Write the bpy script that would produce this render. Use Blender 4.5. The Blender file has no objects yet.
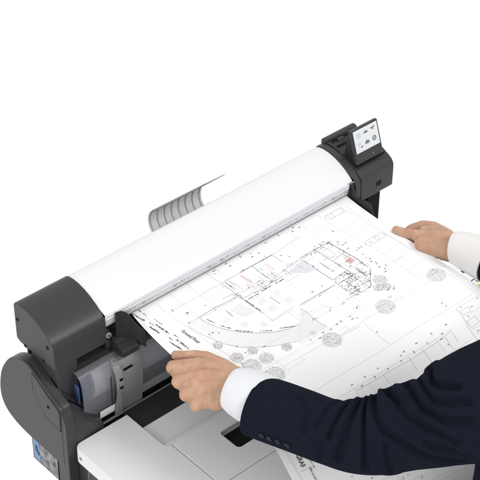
import bpy, bmesh, math, random
from mathutils import Vector, Matrix, Euler
random.seed(7)
scene = bpy.context.scene
COL = scene.collection

# ---------------------------------------------------------------- camera, backdrop light, lamps, exposure
def rot_from(yaw, pitch, roll):
    f = Vector((math.sin(yaw)*math.cos(pitch), math.cos(yaw)*math.cos(pitch), -math.sin(pitch)))
    r = f.cross(Vector((0, 0, 1))).normalized(); d = f.cross(r)
    c, s = math.cos(roll), math.sin(roll)
    r2 = c*r + s*d; d2 = -s*r + c*d
    return Matrix((r2, -d2, -f)).transposed()
cam_data = bpy.data.cameras.new("camera"); cam = bpy.data.objects.new("camera", cam_data); COL.objects.link(cam)
cam.matrix_world = Matrix.Translation((-1.3369, -2.0326, 2.1230)) @ rot_from(math.radians(42.14), math.radians(37.57), math.radians(-0.43)).to_4x4()
cam_data.sensor_width = 36; cam_data.lens = 36*1600/480
cam_data.clip_start = .05; cam_data.clip_end = 200
scene.camera = cam
world = bpy.data.worlds.new("World"); scene.world = world; world.use_nodes = True
world.node_tree.nodes["Background"].inputs[0].default_value = (1, 1, 1, 1)
world.node_tree.nodes["Background"].inputs[1].default_value = 1.0
def area(name, loc, target, size, power, col=(1, 1, 1)):
    L = bpy.data.lights.new(name, 'AREA'); L.shape = 'DISK'; L.size = size; L.energy = power; L.color = col
    o = bpy.data.objects.new(name, L); COL.objects.link(o); o.location = loc
    o.rotation_euler = (Vector(target)-Vector(loc)).to_track_quat('-Z', 'Y').to_euler()
    return o
area("studio_softbox_left", (-2.9, -.3, .95), (.3, -.1, -.2), 1.5, 34)
area("studio_softbox_front", (1.5, -2.7, 2.8), (.4, -.1, -.1), 1.2, 60)
scene.view_settings.view_transform = 'Standard'; scene.view_settings.look = 'None'
scene.view_settings.exposure = 0; scene.view_settings.gamma = 1
try:
    scene.cycles.transparent_max_bounces = 12
except Exception: pass

# ---------------------------------------------------------------- materials
def mat(name, col, rough=.5, spec=.4, bump=0, bscale=400, metal=0, sss=0, var=0, vscale=8, sheen=0, coat=0):
    m = bpy.data.materials.new(name); m.use_nodes = True
    nt = m.node_tree; p = nt.nodes["Principled BSDF"]
    p.inputs["Base Color"].default_value = (*col, 1); p.inputs["Roughness"].default_value = rough
    p.inputs["Specular IOR Level"].default_value = spec; p.inputs["Metallic"].default_value = metal
    if sss:
        p.inputs["Subsurface Weight"].default_value = sss; p.inputs["Subsurface Radius"].default_value = (.012, .005, .003)
        p.inputs["Subsurface Scale"].default_value = .6
    if sheen:
        p.inputs["Sheen Weight"].default_value = sheen; p.inputs["Sheen Roughness"].default_value = .5
    if coat: p.inputs["Coat Weight"].default_value = coat
    tc = nt.nodes.new("ShaderNodeTexCoord")
    if var:
        n = nt.nodes.new("ShaderNodeTexNoise"); n.inputs["Scale"].default_value = vscale; n.inputs["Detail"].default_value = 5
        nt.links.new(tc.outputs["Object"], n.inputs["Vector"])
        r = nt.nodes.new("ShaderNodeMapRange"); r.inputs[1].default_value = .3; r.inputs[2].default_value = .7
        r.inputs[3].default_value = 1-var; r.inputs[4].default_value = 1+var
        nt.links.new(n.outputs["Fac"], r.inputs[0])
        mx = nt.nodes.new("ShaderNodeVectorMath"); mx.operation = 'SCALE'; mx.inputs[0].default_value = col
        nt.links.new(r.outputs[0], mx.inputs["Scale"]); nt.links.new(mx.outputs[0], p.inputs["Base Color"])
    if bump:
        n = nt.nodes.new("ShaderNodeTexNoise"); n.inputs["Scale"].default_value = bscale; n.inputs["Detail"].default_value = 3
        nt.links.new(tc.outputs["Object"], n.inputs["Vector"])
        b = nt.nodes.new("ShaderNodeBump"); b.inputs["Strength"].default_value = bump; b.inputs["Distance"].default_value = .001
        nt.links.new(n.outputs["Fac"], b.inputs["Height"]); nt.links.new(b.outputs[0], p.inputs["Normal"])
    return m
DARK = mat("charcoal_plastic", (.038, .038, .041), .33, .26, .12, 1500)
DARK2 = mat("darker_plastic", (.026, .026, .028), .45, .14, .12, 1500)
BLACK = mat("black_void", (.004, .004, .004), .6, .1)
GLOSSBLACK = mat("gloss_black", (.006, .006, .006), .2, .3)
WHITE = mat("white_cover", (.735, .735, .75), .34, .35)
SILVER = mat("silver_plastic", (.68, .68, .69), .42, .35, .15, 1800)
SILVER2 = mat("silver_tray", (.70, .70, .71), .4, .35, .1, 1800)
STRIPM = mat("pale_strip", (.60, .60, .63), .3, .4)
GREYP = mat("grey_bracket", (.20, .20, .207), .45, .35, .1, 1500)
FIN = mat("grey_fin", (.60, .60, .605), .6, .2)
FINLINE = mat("fin_edge", (.22, .22, .225), .5, .3)
PAPERW = mat("paper_white", (.86, .86, .86), .8, .1)
ROLLP = mat("roll_paper", (.82, .82, .83), .7, .1)
BLUE = mat("blue_plastic", (.05, .09, .22), .35, .4)
LABELBLUE = mat("label_blue", (.16, .27, .50), .5, .2)
LABELGREY = mat("label_grey", (.20, .20, .205), .6, .2, var=.7, vscale=55)
DISPLAY = mat("display_glass", (.68, .69, .70), .2, .4)
ICONM = mat("icon_ink", (.13, .18, .24), .5, .2)
ICONPALE = mat("icon_pale", (.50, .57, .60), .5, .2)
SKIN = mat("skin", (.475, .290, .190), .5, .35, .9, 420, sss=.08, var=.16, vscale=50)
_n = SKIN.node_tree; _p = _n.nodes["Principled BSDF"]; _l = [l for l in _n.links if l.to_socket == _p.inputs["Base Color"]][0].from_socket
_t = _n.nodes.new("ShaderNodeTexCoord"); _z = _n.nodes.new("ShaderNodeTexNoise"); _z.inputs["Scale"].default_value = 30; _z.inputs["Detail"].default_value = 4
_r = _n.nodes.new("ShaderNodeMapRange"); _r.inputs[1].default_value = .45; _r.inputs[2].default_value = .68
_m = _n.nodes.new("ShaderNodeMix"); _m.data_type = 'RGBA'; _m.inputs[7].default_value = (.47, .245, .165, 1)
_n.links.new(_t.outputs["Object"], _z.inputs["Vector"]); _n.links.new(_z.outputs["Fac"], _r.inputs[0]); _n.links.new(_r.outputs[0], _m.inputs[0])
_n.links.new(_l, _m.inputs[6]); _n.links.new(_m.outputs[2], _p.inputs["Base Color"])
SUIT = mat("navy_suit", (.0095, .0120, .0200), .9, .03, .9, 1100, var=.45, vscale=900)
SHIRT = mat("white_shirt", (.70, .71, .74), .8, .1, .8, 1100)
SHIRTBUFF = mat("cream_shirt", (.70, .685, .67), .8, .1, .3, 900)
BUTTON = mat("black_button", (.004, .004, .005), .35, .25)
INK = {'a': mat("ink_faint", (.58, .58, .59), .8, .1), 'b': mat("ink_light", (.36, .36, .37), .8, .1),
       'c': mat("ink_grey", (.22, .22, .225), .8, .1), 'd': mat("ink_dark", (.085, .085, .09), .8, .1),
       'r': mat("ink_red", (.55, .20, .16), .8, .1), 'p': mat("ink_blue", (.56, .58, .64), .8, .1),
       't': mat("ink_wash", (.70, .70, .70), .8, .1)}
def smoky():
    m = bpy.data.materials.new("smoky_cover"); m.use_nodes = True; nt = m.node_tree
    p = nt.nodes["Principled BSDF"]; out = nt.nodes["Material Output"]
    p.inputs["Base Color"].default_value = (.30, .30, .32, 1); p.inputs["Roughness"].default_value = .18
    p.inputs["Specular IOR Level"].default_value = .4
    t = nt.nodes.new("ShaderNodeBsdfTransparent"); t.inputs[0].default_value = (.93, .93, .95, 1)
    mx = nt.nodes.new("ShaderNodeMixShader"); mx.inputs[0].default_value = .30
    nt.links.new(t.outputs[0], mx.inputs[1]); nt.links.new(p.outputs[0], mx.inputs[2]); nt.links.new(mx.outputs[0], out.inputs[0])
    return m
SMOKE = smoky()

# ---------------------------------------------------------------- helpers
def empty(name, loc, label, cat):
    o = bpy.data.objects.new(name, None); COL.objects.link(o); o.location = loc
    o["label"] = label; o["category"] = cat; o.empty_display_size = .05
    return o
bpy.context.view_layer.update()
def link(name, me, mats, parent):
    o = bpy.data.objects.new(name, me); COL.objects.link(o)
    for m in (mats if isinstance(mats, (list, tuple)) else [mats]): me.materials.append(m)
    if parent is not None:
        o.parent = parent; o.matrix_parent_inverse = Matrix.Identity(4)
        off = Vector((0, 0, 0)); q = parent
        while q is not None:
            off += q.location; q = q.parent
        o.location = -off          # geometry is written in world coordinates
    return o
def finish(o, bevel=0, seg=3, ang=30, smooth=True):
    if smooth:
        for p in o.data.polygons: p.use_smooth = True
        o.data.set_sharp_from_angle(angle=math.radians(ang))
    if bevel:
        b = o.modifiers.new("bevel", 'BEVEL'); b.width = bevel; b.segments = seg; b.limit_method = 'ANGLE'
        b.angle_limit = math.radians(ang); b.harden_normals = True
    return o
def mesh(name, verts, faces, mats, parent, bevel=0, seg=3, ang=30, smooth=True, idx=None):
    me = bpy.data.meshes.new(name); me.from_pydata([tuple(v) for v in verts], [], faces); me.update()
    bm = bmesh.new(); bm.from_mesh(me); bmesh.ops.recalc_face_normals(bm, faces=bm.faces); bm.to_mesh(me); bm.free()
    if idx:
        pass
    o = link(name, me, mats, parent)
    if idx: me.polygons.foreach_set("material_index", idx)
    return finish(o, bevel, seg, ang, smooth)
def add_faces(o, verts, faces, m):
    """ink marks that belong to a part's own mesh"""
    bm = bmesh.new(); bm.from_mesh(o.data); o.data.materials.append(m); k = len(o.data.materials)-1
    vs = [bm.verts.new(tuple(v)) for v in verts]
    for f in faces: bm.faces.new([vs[i] for i in f]).material_index = k
    bm.to_mesh(o.data); bm.free()
def prism_x(name, prof, x0, x1, m, parent, bevel=0, seg=3, ang=30):
    n = len(prof); v = [(x0, y, z) for y, z in prof]+[(x1, y, z) for y, z in prof]
    f = [tuple(range(n)), tuple(range(2*n-1, n-1, -1))]+[(i, (i+1) % n, n+(i+1) % n, n+i) for i in range(n)]
    return mesh(name, v, f, m, parent, bevel, seg, ang)
def prism_z(name, prof, z0, z1, m, parent, bevel=0, seg=3, ang=30):
    n = len(prof); v = [(x, y, z0) for x, y in prof]+[(x, y, z1) for x, y in prof]
    f = [tuple(range(n)), tuple(range(2*n-1, n-1, -1))]+[(i, (i+1) % n, n+(i+1) % n, n+i) for i in range(n)]
    return mesh(name, v, f, m, parent, bevel, seg, ang)
def box(name, x0, x1, y0, y1, z0, z1, m, parent, bevel=0, seg=2):
    return prism_z(name, [(x0, y0), (x1, y0), (x1, y1), (x0, y1)], z0, z1, m, parent, bevel, seg)
def cr(pts, n=6, closed=False):
    """smooth curve through points"""
    out = []; N = len(pts); rng = range(N if closed else N-1)
    for i in rng:
        g = (lambda k: pts[k % N]) if closed else (lambda k: pts[min(max(k, 0), N-1)])
        a, b, c, d = g(i-1), g(i), g(i+1), g(i+2)
        for k in range(n):
            t = k/n
            out.append(tuple(.5*((2*b[j])+(-a[j]+c[j])*t+(2*a[j]-5*b[j]+4*c[j]-d[j])*t*t+(-a[j]+3*b[j]-3*c[j]+d[j])*t**3) for j in range(len(b))))
    if not closed: out.append(tuple(pts[-1]))
    return out
def disc(name, c, axis, r, h, m, parent, n=28, bevel=0):
    ax = Vector(axis).normalized(); u = ax.orthogonal().normalized(); w = ax.cross(u); c = Vector(c)
    v = [c+r*(math.cos(2*math.pi*i/n)*u+math.sin(2*math.pi*i/n)*w) for i in range(n)]
    v += [p+ax*h for p in v]
    f = [tuple(range(n)), tuple(range(2*n-1, n-1, -1))]+[(i, (i+1) % n, n+(i+1) % n, n+i) for i in range(n)]
    return mesh(name, v, f, m, parent, bevel)
def sheet_x(name, prof, x0, x1, th, m, parent, nx=1):
    """thin curved plate: open profile (y,z) given a thickness"""
    L = []; n = len(prof)
    for i in range(n):
        a = Vector(prof[max(i-1, 0)]); b = Vector(prof[min(i+1, n-1)]); t = (b-a).normalized(); nn = Vector((-t.y, t.x))
        L.append((Vector(prof[i])+nn*th/2, Vector(prof[i])-nn*th/2))
    P = [tuple(a) for a, b in L]+[tuple(b) for a, b in reversed(L)]
    return prism_x(name, P, x0, x1, m, parent)

# ================================================================= THE MACHINE
machine = empty("scanner_printer", (.43, .05, -.39), "charcoal and white wide format scanner printer with long white lid and small screen", "scanner printer")
CAP = [(0, -.066), (0, -.016), (.0008, -.009), (.004, -.002), (.009, .004), (.018, .0115), (.032, .0205), (.049, .029), (.068, .0358), (.088, .0398), (.106, .0405),
       (.120, .0385), (.1285, .0345), (.1325, .0290), (.1325, -.058), (.129, -.062), (.118, -.066)]
capL = prism_x("end_cap", CAP, 0, .134, DARK, machine, .0022, 3, 34)
for y, z in ((.1225, -.006), (.0200, -.016)):
    disc("screw", (-.0003, y, z), (-1, 0, 0), .0042, .0006, BLACK, capL)
box("latch_notch", -.0006, .004, .036, .042, -.0672, -.060, BLACK, capL)
box("latch_notch", -.0006, .004, .098, .106, -.0672, -.061, BLACK, capL)
# clamp knob on the cap's right front edge
kn = box("hinge_block", .1325, .143, .0015, .02, -.062, -.036, DARK2, machine, .002)
disc("hinge_pin", (.1375, .0015, -.0475), (0, -1, 0), .0068, .005, GREYP, kn, 24, .0012)
disc("pin_slot", (.1375, -.0036, -.0475), (0, -1, 0), .002, .0004, BLACK, kn, 12)

# white lid
LID = [(y*0.985+.002, z-.0022) for y, z in CAP[3:14]]
LIDP = [(.0035, .0015), (.0025, -.001)]+LID+[(.1315, -.030), (.02, -.030), (.012, -.001)]
LIDP = [(.004, .0005)]+LID+[(.1315, -.050), (.03, -.050), (.03, -.012), (.010, -.004)]
prism_x("lid", LIDP, .1343, .8557, WHITE, machine, .0008, 2, 40)
# pale scale strip under the lid edge: a clear lip with printed size marks
ST = [(.0045, -.0005), (.0015, -.0020), (.0030, -.0060), (.0058, -.0240), (.0075, -.0292), (.0130, -.0292), (.0130, -.004)]
strip = prism_x("scale_strip", ST, .1345, .8400, STRIPM, machine, .0006, 2, 30)
prism_x("strip_ridge", [(.0030, -.0072), (.0018, -.0084), (.0024, -.0100), (.0048, -.0094)], .1350, .8395, WHITE, strip)
prism_x("strip_shadow_line", [(.0075, -.0292), (.0062, -.0298), (.0068, -.0306), (.0128, -.0300)], .1345, .8400, GREYP, strip)  # grey sliver that paints in the shadow line along the strip's lower edge
def strip_pt(x, h, off=.0004):      # h 0..1 down the strip's face
    a = Vector((.0030, -.0100)); b = Vector((.0058, -.0240)); p = a.lerp(b, h); return Vector((x, p.x-off, p.y))
v = []; f = []
def sq(x, h, w, hh, sk=0):
    i = len(v)
    v.extend([strip_pt(x-w/2, h+hh/2), strip_pt(x+w/2, h+hh/2), strip_pt(x+w/2+sk, h-hh/2), strip_pt(x-w/2+sk, h-hh/2)]); f.append((i, i+1, i+2, i+3))
rs = random.Random(3)
for gx in (.185, .245, .33, .425, .462, .52, .585, .648, .70, .755, .80):
    k = rs.choice((1, 2, 3, 3))
    for j in range(rs.randint(3, 5)):
        sq(gx+j*.0045+rs.uniform(-.001, .001), .55+rs.uniform(-.25, .25), rs.uniform(.0012, .0032), rs.uniform(.08, .22), rs.uniform(0, .0015))
    if k == 3:
        for r_ in range(3):
            for j in range(3): sq(gx-.012+j*.0032+r_*.001, .35+r_*.22, .0022, .10)
    sq(gx+.028, .55, .0009, .35)
add_faces(strip, v, f, INK['b'])
# scanner body under the lid, and feed throat
prism_x("scanner_body", [(.0500, -.0500), (.0500, -.0560), (.129, -.0560), (.129, -.0505)], .1345, .8555, DARK2, machine)
prism_x("feed_plate", [(.014, -.0650), (.004, -.0800), (.004, -.0930), (.128, -.0930), (.128, -.0660)], .1345, .9, DARK2, machine, .0015)

# left post, side housing
box("post", .006, .058, .003, .092, -.235, -.0665, DARK, machine, .002)
HP = [(.051, -.092), (.064, -.0845), (.080, -.0825), (.100, -.0865), (.120, -.0965), (.140, -.1125), (.158, -.137), (.174, -.166), (.184, -.200), (.188, -.232), (.184, -.258),
      (.171, -.277), (.150, -.289), (.120, -.2965), (.08, -.300), (-.030, -.301), (-.036, -.295), (-.0375, -.19), (-.0375, -.1425), (-.030, -.1360), (.003, -.1210), (.027, -.1065)]
HP = cr(HP[:15], 4)+HP[15:19]+cr(HP[19:], 3)[:-1]+[HP[-1]]
house = prism_x("side_housing", HP, -.020, -.0105, DARK, machine, .0025, 3, 50)
HP2 = HP[:57]+[(-.020, -.301), (-.020, -.165), (-.0370, -.1560), (-.0372, -.1425)]+HP[61:]
prism_x("housing_rim", HP2, -.0115, .0075, DARK, house, .0030, 3, 50)
prism_x("front_column", [(-.0340, -.1480), (-.0440, -.1600), (-.0500, -.1760), (-.0505, -.46), (-.018, -.46), (-.018, -.1480)], -.0190, .0065, DARK, house, .002)
ap = prism_x("access_panel", [(.0545, -.0955), (.0575, -.1440), (.018, -.1895), (-.0325, -.1975), (-.0335, -.1480), (-.028, -.1400), (.003, -.1260), (.027, -.1115)], -.0211, -.0195, DARK, house, .0004, 2)
prism_x("panel_gap", [(.0562, -.0942), (.0593, -.1447), (.0192, -.1916), (-.0338, -.2000), (-.0348, -.1475), (-.029, -.1388), (.003, -.1246), (.0275, -.1102)], -.0206, -.0195, BLACK, house)
disc("screw", (-.0212, .0050, -.1555), (-1, 0, 0), .0040, .0006, BLACK, ap)
# inner shoulder block between housing and table (its right end drops lower)
Lp = [(.03, -.098), (.006, -.1120), (-.0123, -.1340), (-.0480, -.1640), (-.0505, -.1710), (-.0507, -.262), (.03, -.262)]
Rp = [(.03, -.210), (.0080, -.2165), (-.0140, -.2200), (-.0320, -.2260), (-.0420, -.2300), (-.0500, -.262), (.03, -.262)]
n = len(Lp); NX = 8; v = []; f = []
for k in range(NX+1):
    t = k/NX; x = .0060+.076*t; tt = t
    v += [(x, a[0]*(1-tt)+b[0]*tt, a[1]*(1-tt)+b[1]*tt) for a, b in zip(Lp, Rp)]
for k in range(NX):
    f += [(k*n+i, k*n+(i+1) % n, (k+1)*n+(i+1) % n, (k+1)*n+i) for i in range(n)]
f += [tuple(range(n)), tuple(range(NX*n+n-1, NX*n-1, -1))]
sh = mesh("shoulder_block", v, f, DARK, machine, .002, 2, 45)
v = []; f = []
for (x, y, z) in ((.016, -.012, -.1480), (.056, -.016, -.1960)):
    v += [(x-.0008, y-.0035, z+.0030), (x+.0012, y-.0005, z+.0045), (x+.0012, y+.001, z-.004), (x-.0008, y-.003, z-.006)]
f = [(0, 1, 2, 3), (4, 5, 6, 7), (0, 1, 5, 4), (1, 2, 6, 5), (2, 3, 7, 6), (3, 0, 4, 7)]
mesh("groove", v, f, BLACK, sh, smooth=False)
# dark pocket behind the shoulder, roll and blue hub seen through the smoky cover
box("roll_bay_floor", .02, .84, -.012, .128, -.262, -.246, DARK2, machine)
box("roll_bay_back", .02, .84, .120, .128, -.246, -.0935, DARK2, machine)
prism_x("bay_roof", [(.003, -.0925), (.004, -.0890), (.128, -.0890), (.128, -.0925)], .0585, .1345, DARK2, machine)
box("bay_bracket", .0585, .080, .012, .03, -.118, -.0945, DARK, machine, .002)
hub = disc("roll_hub", (.062, .050, -.155), (1, 0, 0), .062, .014, BLUE, machine, 64, .003)
disc("hub_core", (.047, .052, -.160), (1, 0, 0), .026, .008, BLUE, hub, 40, .002)
box("hub_lever", .043, .047, -.014, .000, -.175, -.128, BLUE, hub, .002)
disc("paper_roll", (.088, .050, -.160), (1, 0, 0), .062, .70, ROLLP, machine, 96)
disc("roll_flange", (.096, .048, -.165), (1, 0, 0), .034, .008, DARK2, machine, 64, .004)
RC = [(.014, -.0935), (.000, -.0945), (-.012, -.0985), (-.0205, -.107), (-.0255, -.1200), (-.0285, -.1450), (-.0290, -.1700), (-.0280, -.1900), (-.0255, -.2050), (-.0230, -.2190), (-.0205, -.2330)]
rc = sheet_x("roll_cover", cr(RC, 4), .0440, .835, .0016, SMOKE, machine)
prism_x("cover_rim", [(.012, -.0928), (-.001, -.0934), (-.014, -.0990), (-.0165, -.1035), (-.0125, -.1035), (0, -.0985), (.012, -.0975)], .0450, .8345, DARK2, rc, .0006)
prism_x("cover_hem", [(-.0268, -.2085), (-.0218, -.2345), (-.0190, -.2345), (-.0235, -.2085)], .130, .8345, mat("hem_grey", (.30, .30, .31), .4, .3), rc, .0004)
box("cover_seam", .1120, .1128, -.0368, -.0335, -.205, -.125, DARK2, rc)
# grey size bracket clipped over the cover
bo = cr([(-.0200, -.1080), (-.0265, -.1140), (-.0300, -.1250), (-.0325, -.1470), (-.0330, -.1700), (-.0320, -.1900), (-.0300, -.2060), (-.0280, -.2220), (-.0270, -.2440)], 3)
br = sheet_x("size_bracket", bo, .128, .197, .0030, GREYP, machine)
rp = [(-.0160, -.1040), (-.0290, -.1090), (-.0390, -.1230), (-.0440, -.1440), (-.0430, -.1600), (-.0370, -.1830), (-.0355, -.2050), (-.0340, -.2480), (-.0240, -.2480), (-.0300, -.2060), (-.0350, -.1860), (-.0375, -.166), (-.0370, -.147), (-.0325, -.1280)]
prism_x("rib", rp, .1230, .1400, GREYP, br, .0018, 3, 50)
prism_x("rib_fin", [(-.0160, -.0985), (-.0270, -.1000), (-.0310, -.1060), (-.0200, -.1070)], .1240, .1290, GREYP, br, .001)
for z0, y0, y1 in ((-.1370, -.0440, -.0400), (-.1590, -.0440, -.0390)):
    box("slot", .1290, .1365, y0-.0012, y1, z0-.0045, z0, BLACK, br)
for k in range(6):
    box("vent_slot", .1480+k*.0040, .1505+k*.0040, -.0345, -.030, -.1310, -.1260, BLACK, br)
# white strip added as backdrop showing through at the roll's left and dark slot
prism_x("backdrop_glimpse", [(-.0290, -.2130), (-.0262, -.2345), (-.0250, -.2345), (-.0278, -.2130)], .0850, .1370, PAPERW, machine)
prism_x("slot_rail", [(-.036, -.2440), (-.033, -.2400), (-.030, -.2440), (-.031, -.250)], .0840, .83, GREYP, machine)

# paper side guides
def guide(x0, x1, prof, bx0, bx1, bprof, fin=.0):
    g = prism_x("paper_guide", prof, x0, x1, DARK2, machine, .0012, 2, 40)
    if bprof: prism_x("guide_base", bprof, bx0, bx1, DARK2, g, .002, 2, 30)
    return g
gp = cr([(.050, -.0560), (.040, -.0440), (.026, -.0370), (.012, -.0345), (.002, -.0390), (-.010, -.0435), (-.024, -.0440), (-.035, -.0475), (-.0405, -.0580), (-.0410, -.0720), (-.0350, -.0860), (-.0250, -.0980)], 3)
wp = cr([(.157, -.0030, .0012), (.1605, -.0032, .0022), (.171, -.0050, .0005), (.1800, -.0080, -.0065), (.1845, -.0130, -.0145), (.1890, -.0215, -.0270), (.1945, -.0300, -.0390), (.1990, -.0375, -.0440), (.1998, -.0430, -.0500)], 4)
v = []; f = []
for i, (x, y, z) in enumerate(wp):
    a, b = wp[max(i-1, 0)], wp[min(i+1, len(wp)-1)]; t = Vector((b[0]-a[0], b[1]-a[1])).normalized(); o = Vector((-t.y, t.x))*.0028
    if o.x+o.y < 0: o = -o
    v += [(x, y, z), (x, y, -.088), (x+o.x, y+o.y, -.088), (x+o.x, y+o.y, z)]
for i in range(len(wp)-1):
    f += [(4*i+k, 4*i+(k+1) % 4, 4*i+4+(k+1) % 4, 4*i+4+k) for k in range(4)]
f += [(0, 1, 2, 3), tuple(4*(len(wp)-1)+k for k in (3, 2, 1, 0))]
g = mesh("paper_guide", v, f, DARK2, machine, .0007, 2, 50)
gb = [(.024, -.067), (-.006, -.069), (-.020, -.0740), (-.0330, -.0800), (-.0360, -.0850), (-.0350, -.0950), (-.0200, -.0990), (.020, -.0980)]
prism_x("guide_base", gb, .1480, .1915, DARK2, g, .0035, 3, 30)
prism_x("guide_step", [(.018, -.063), (-.004, -.064), (-.014, -.0700), (-.010, -.0760), (.018, -.076)], .1485, .1720, DARK2, g, .002, 2)
0 and prism_x("guide_wing", [(.052, -.0560), (.042, -.0430), (.034, -.0400), (.030, -.070), (.052, -.090)], .1830, .1925, DARK2, g, .001)
gr = [(.025, -.017), (.014, -.010), (.001, -.0055), (-.004, -.010), (-.009, -.021), (-.018, -.0295), (-.032, -.0275), (-.046, -.0235), (-.0580, -.0265), (-.0650, -.0370), (-.0690, -.0500), (-.078, -.060), (-.05, -.095), (.025, -.095)]
prism_x("paper_guide", gr, .8440, .8500, DARK2, machine, .0012, 2, 40)

# right end cap
box("lid_end_stop", .8402, .8562, .0025, .0300, -.050, -.0012, DARK, machine, .001)
fl = [(y*1.0, z) for y, z in CAP]
prism_x("cap_flange", [(y*1.02-.0032, z+.0012) for y, z in CAP[:-3]]+[(.1325, -.05), (-.0032, -.05)], .8560, .8725, DARK, machine, .002, 3, 34)
CR_ = [(0, -.068), (0, -.014), (.001, -.007), (.0045, .0000), (.010, .0058), (.019, .0110), (.034, .0180), (.055, .0270), (.078, .0335), (.100, .0360), (.122, .0355), (.131, .031), (.1335, .025), (.1335, -.06), (.120, -.068)]
capR = prism_x("end_cap", [(y-.001, z+.0015) for y, z in CR_], .8745, .985, DARK, machine, .0045, 3, 34)
prism_x("cap_seam", [(y*.985+.001, z*.99-.001) for y, z in CR_[:-2]]+[(.12, -.06), (.002, -.06)], .8722, .8748, BLACK, machine)
port = box("card_port", .9270, .9430, -.0022, .004, -.0440, -.0310, DARK2, capR, .0006)
box("port_opening", .9290, .9410, -.0026, .003, -.0425, -.0325, BLACK, port)
rb = prism_x("back_ridge", [(.114, .034), (.116, .0450), (.120, .0485), (.130, .0475), (.1355, .041), (.1355, .02)], .876, .976, DARK, capR, .003, 3)
prism_x("hinge_lug", [(.098, .030), (.100, .038), (.106, .042), (.115, .043), (.115, .030)], .905, .925, DARK, capR, .003, 3)
prism_x("side_rail", [(.060, .024), (.066, .0335), (.084, .0390), (.112, .0450), (.118, .030)], .8760, .8835, DARK, capR, .002)
box("recess", .884, .974, .088, .1140, .030, .0372, BLACK, capR)
# tilted control screen
tilt = math.radians(19); sx0, sx1 = .8800, .9660; sy, sz = .0185, .0250; H = .0850
def scr(x, h, d):   # point on the tilted panel: h up the panel, d behind its face
    return (x, sy+h*math.sin(tilt)+d*math.cos(tilt), sz+h*math.cos(tilt)-d*math.sin(tilt))
v = [scr(x, h, d) for x in (sx0, sx1) for h, d in ((0, 0), (H, 0), (H, .010), (0, .010))]
cs = mesh("control_screen", v, [(0, 1, 2, 3), (7, 6, 5, 4), (0, 4, 5, 1), (1, 5, 6, 2), (2, 6, 7, 3), (3, 7, 4, 0)], DARK, machine, .0028, 3)
v = [scr(x, h, d) for x in (sx0+.004, sx1-.004) for h, d in ((.0, .009), (H-.012, .0095), (H-.018, .022), (.006, .050), (0, .05))]
mesh("screen_stand", v, [(0, 1, 2, 3, 4), (9, 8, 7, 6, 5), (0, 5, 6, 1), (1, 6, 7, 2), (2, 7, 8, 3), (3, 8, 9, 4), (4, 9, 5, 0)], DARK2, cs, .002)
def scr_quad(name, x0, x1, h0, h1, d, m, parent):
    P = [scr(x0, h0, -d), scr(x1, h0, -d), scr(x1, h1, -d), scr(x0, h1, -d)]; Q = [scr(x0, h0, .001), scr(x1, h0, .001), scr(x1, h1, .001), scr(x0, h1, .001)]
    return mesh(name, P+Q, [(0, 1, 2, 3), (0, 4, 5, 1), (1, 5, 6, 2), (2, 6, 7, 3), (3, 7, 4, 0), (7, 6, 5, 4)], m, parent, smooth=False)
scr_quad("screen_slot", sx0-.002, sx1+.002, -.0045, .0, .0002, BLACK, cs)
dp = scr_quad("display", sx0+.0052, sx1-.0048, .0265, .0805, .0004, DISPLAY, cs)
mesh("power_icon", [scr(sx0+.0545+.0022*math.cos(a)*.6, .0110+.0032*math.sin(a), -.0004) for a in [k*math.pi/5 for k in range(10)]], [tuple(range(10))], GREYP, cs, smooth=False)
W_ = (sx1-.0048)-(sx0+.0052)
def icon(cx, cy, kind):
    v = []; f = []
    def poly(p):
        i = len(v); v.extend([scr(sx0+.0052+cx*W_+a*.0042, .0265+cy*.054+b*.0042, -.0007) for a, b in p]); f.append(tuple(range(i, len(v))))
    def ring(r0, r1, n=14):
        for k in range(n):
            a0, a1 = 2*math.pi*k/n, 2*math.pi*(k+1)/n
            poly([(r0*math.cos(a0), r0*math.sin(a0)), (r1*math.cos(a0), r1*math.sin(a0)), (r1*math.cos(a1), r1*math.sin(a1)), (r0*math.cos(a1), r0*math.sin(a1))])
    if kind == 0: poly([(-1.3, -1.4), (1.3, -1.4), (1.3, 1.4), (-1.3, 1.4)])
    if kind == 1: poly([(-1.7, -.6), (1.7, -.6), (1.5, .1), (.8, .2), (.5, .8), (-.4, .9), (-.8, .2), (-1.5, .1)])
    if kind == 2: poly([(-1.6, -.2), (0, -.6), (1.6, .4), (1.2, 1.0), (.2, .5), (-1.4, .6)]); poly([(.1, -.7), (.7, -.6), (.6, -1.4)])
    if kind == 3: poly([(-1.4, -.2), (.6, -.2), (.6, 1.6), (-1.4, 1.6)]);
    if kind == 4: poly([(-1.6, -1.0), (1.6, -1.0), (1.5, .3), (.8, .9), (-.8, .9), (-1.5, .3)])
    if kind == 5: ring(.85, 1.5); poly([(-.4, -.4), (.4, -.4), (.4, .4), (-.4, .4)])
    o = mesh("icon", v, f, ICONPALE if kind in (0, 3) else ICONM, dp, smooth=False)
    if kind == 3:
        v.clear(); f.clear(); poly([(.2, -1.6), (1.7, -1.4), (1.9, -.7), (.4, -.8)]); mesh("icon", v, f, ICONM, dp, smooth=False)
for i, (cx, cy) in enumerate(((.20, .74), (.50, .77), (.80, .80), (.20, .30), (.50, .32), (.80, .33))): icon(cx, cy, i)
# right post and hidden right housing
box("post", .940, .9820, .034, .095, -.250, -.0665, BLACK, machine, .002)
sheet_x("post_trim", cr([(-.002, -.090), (-.006, -.110), (-.004, -.130), (.004, -.150)], 4), .905, .914, .002, DARK, machine)
prism_x("side_housing", HP, .862, .900, DARK, machine, .0035, 3, 50)
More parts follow.
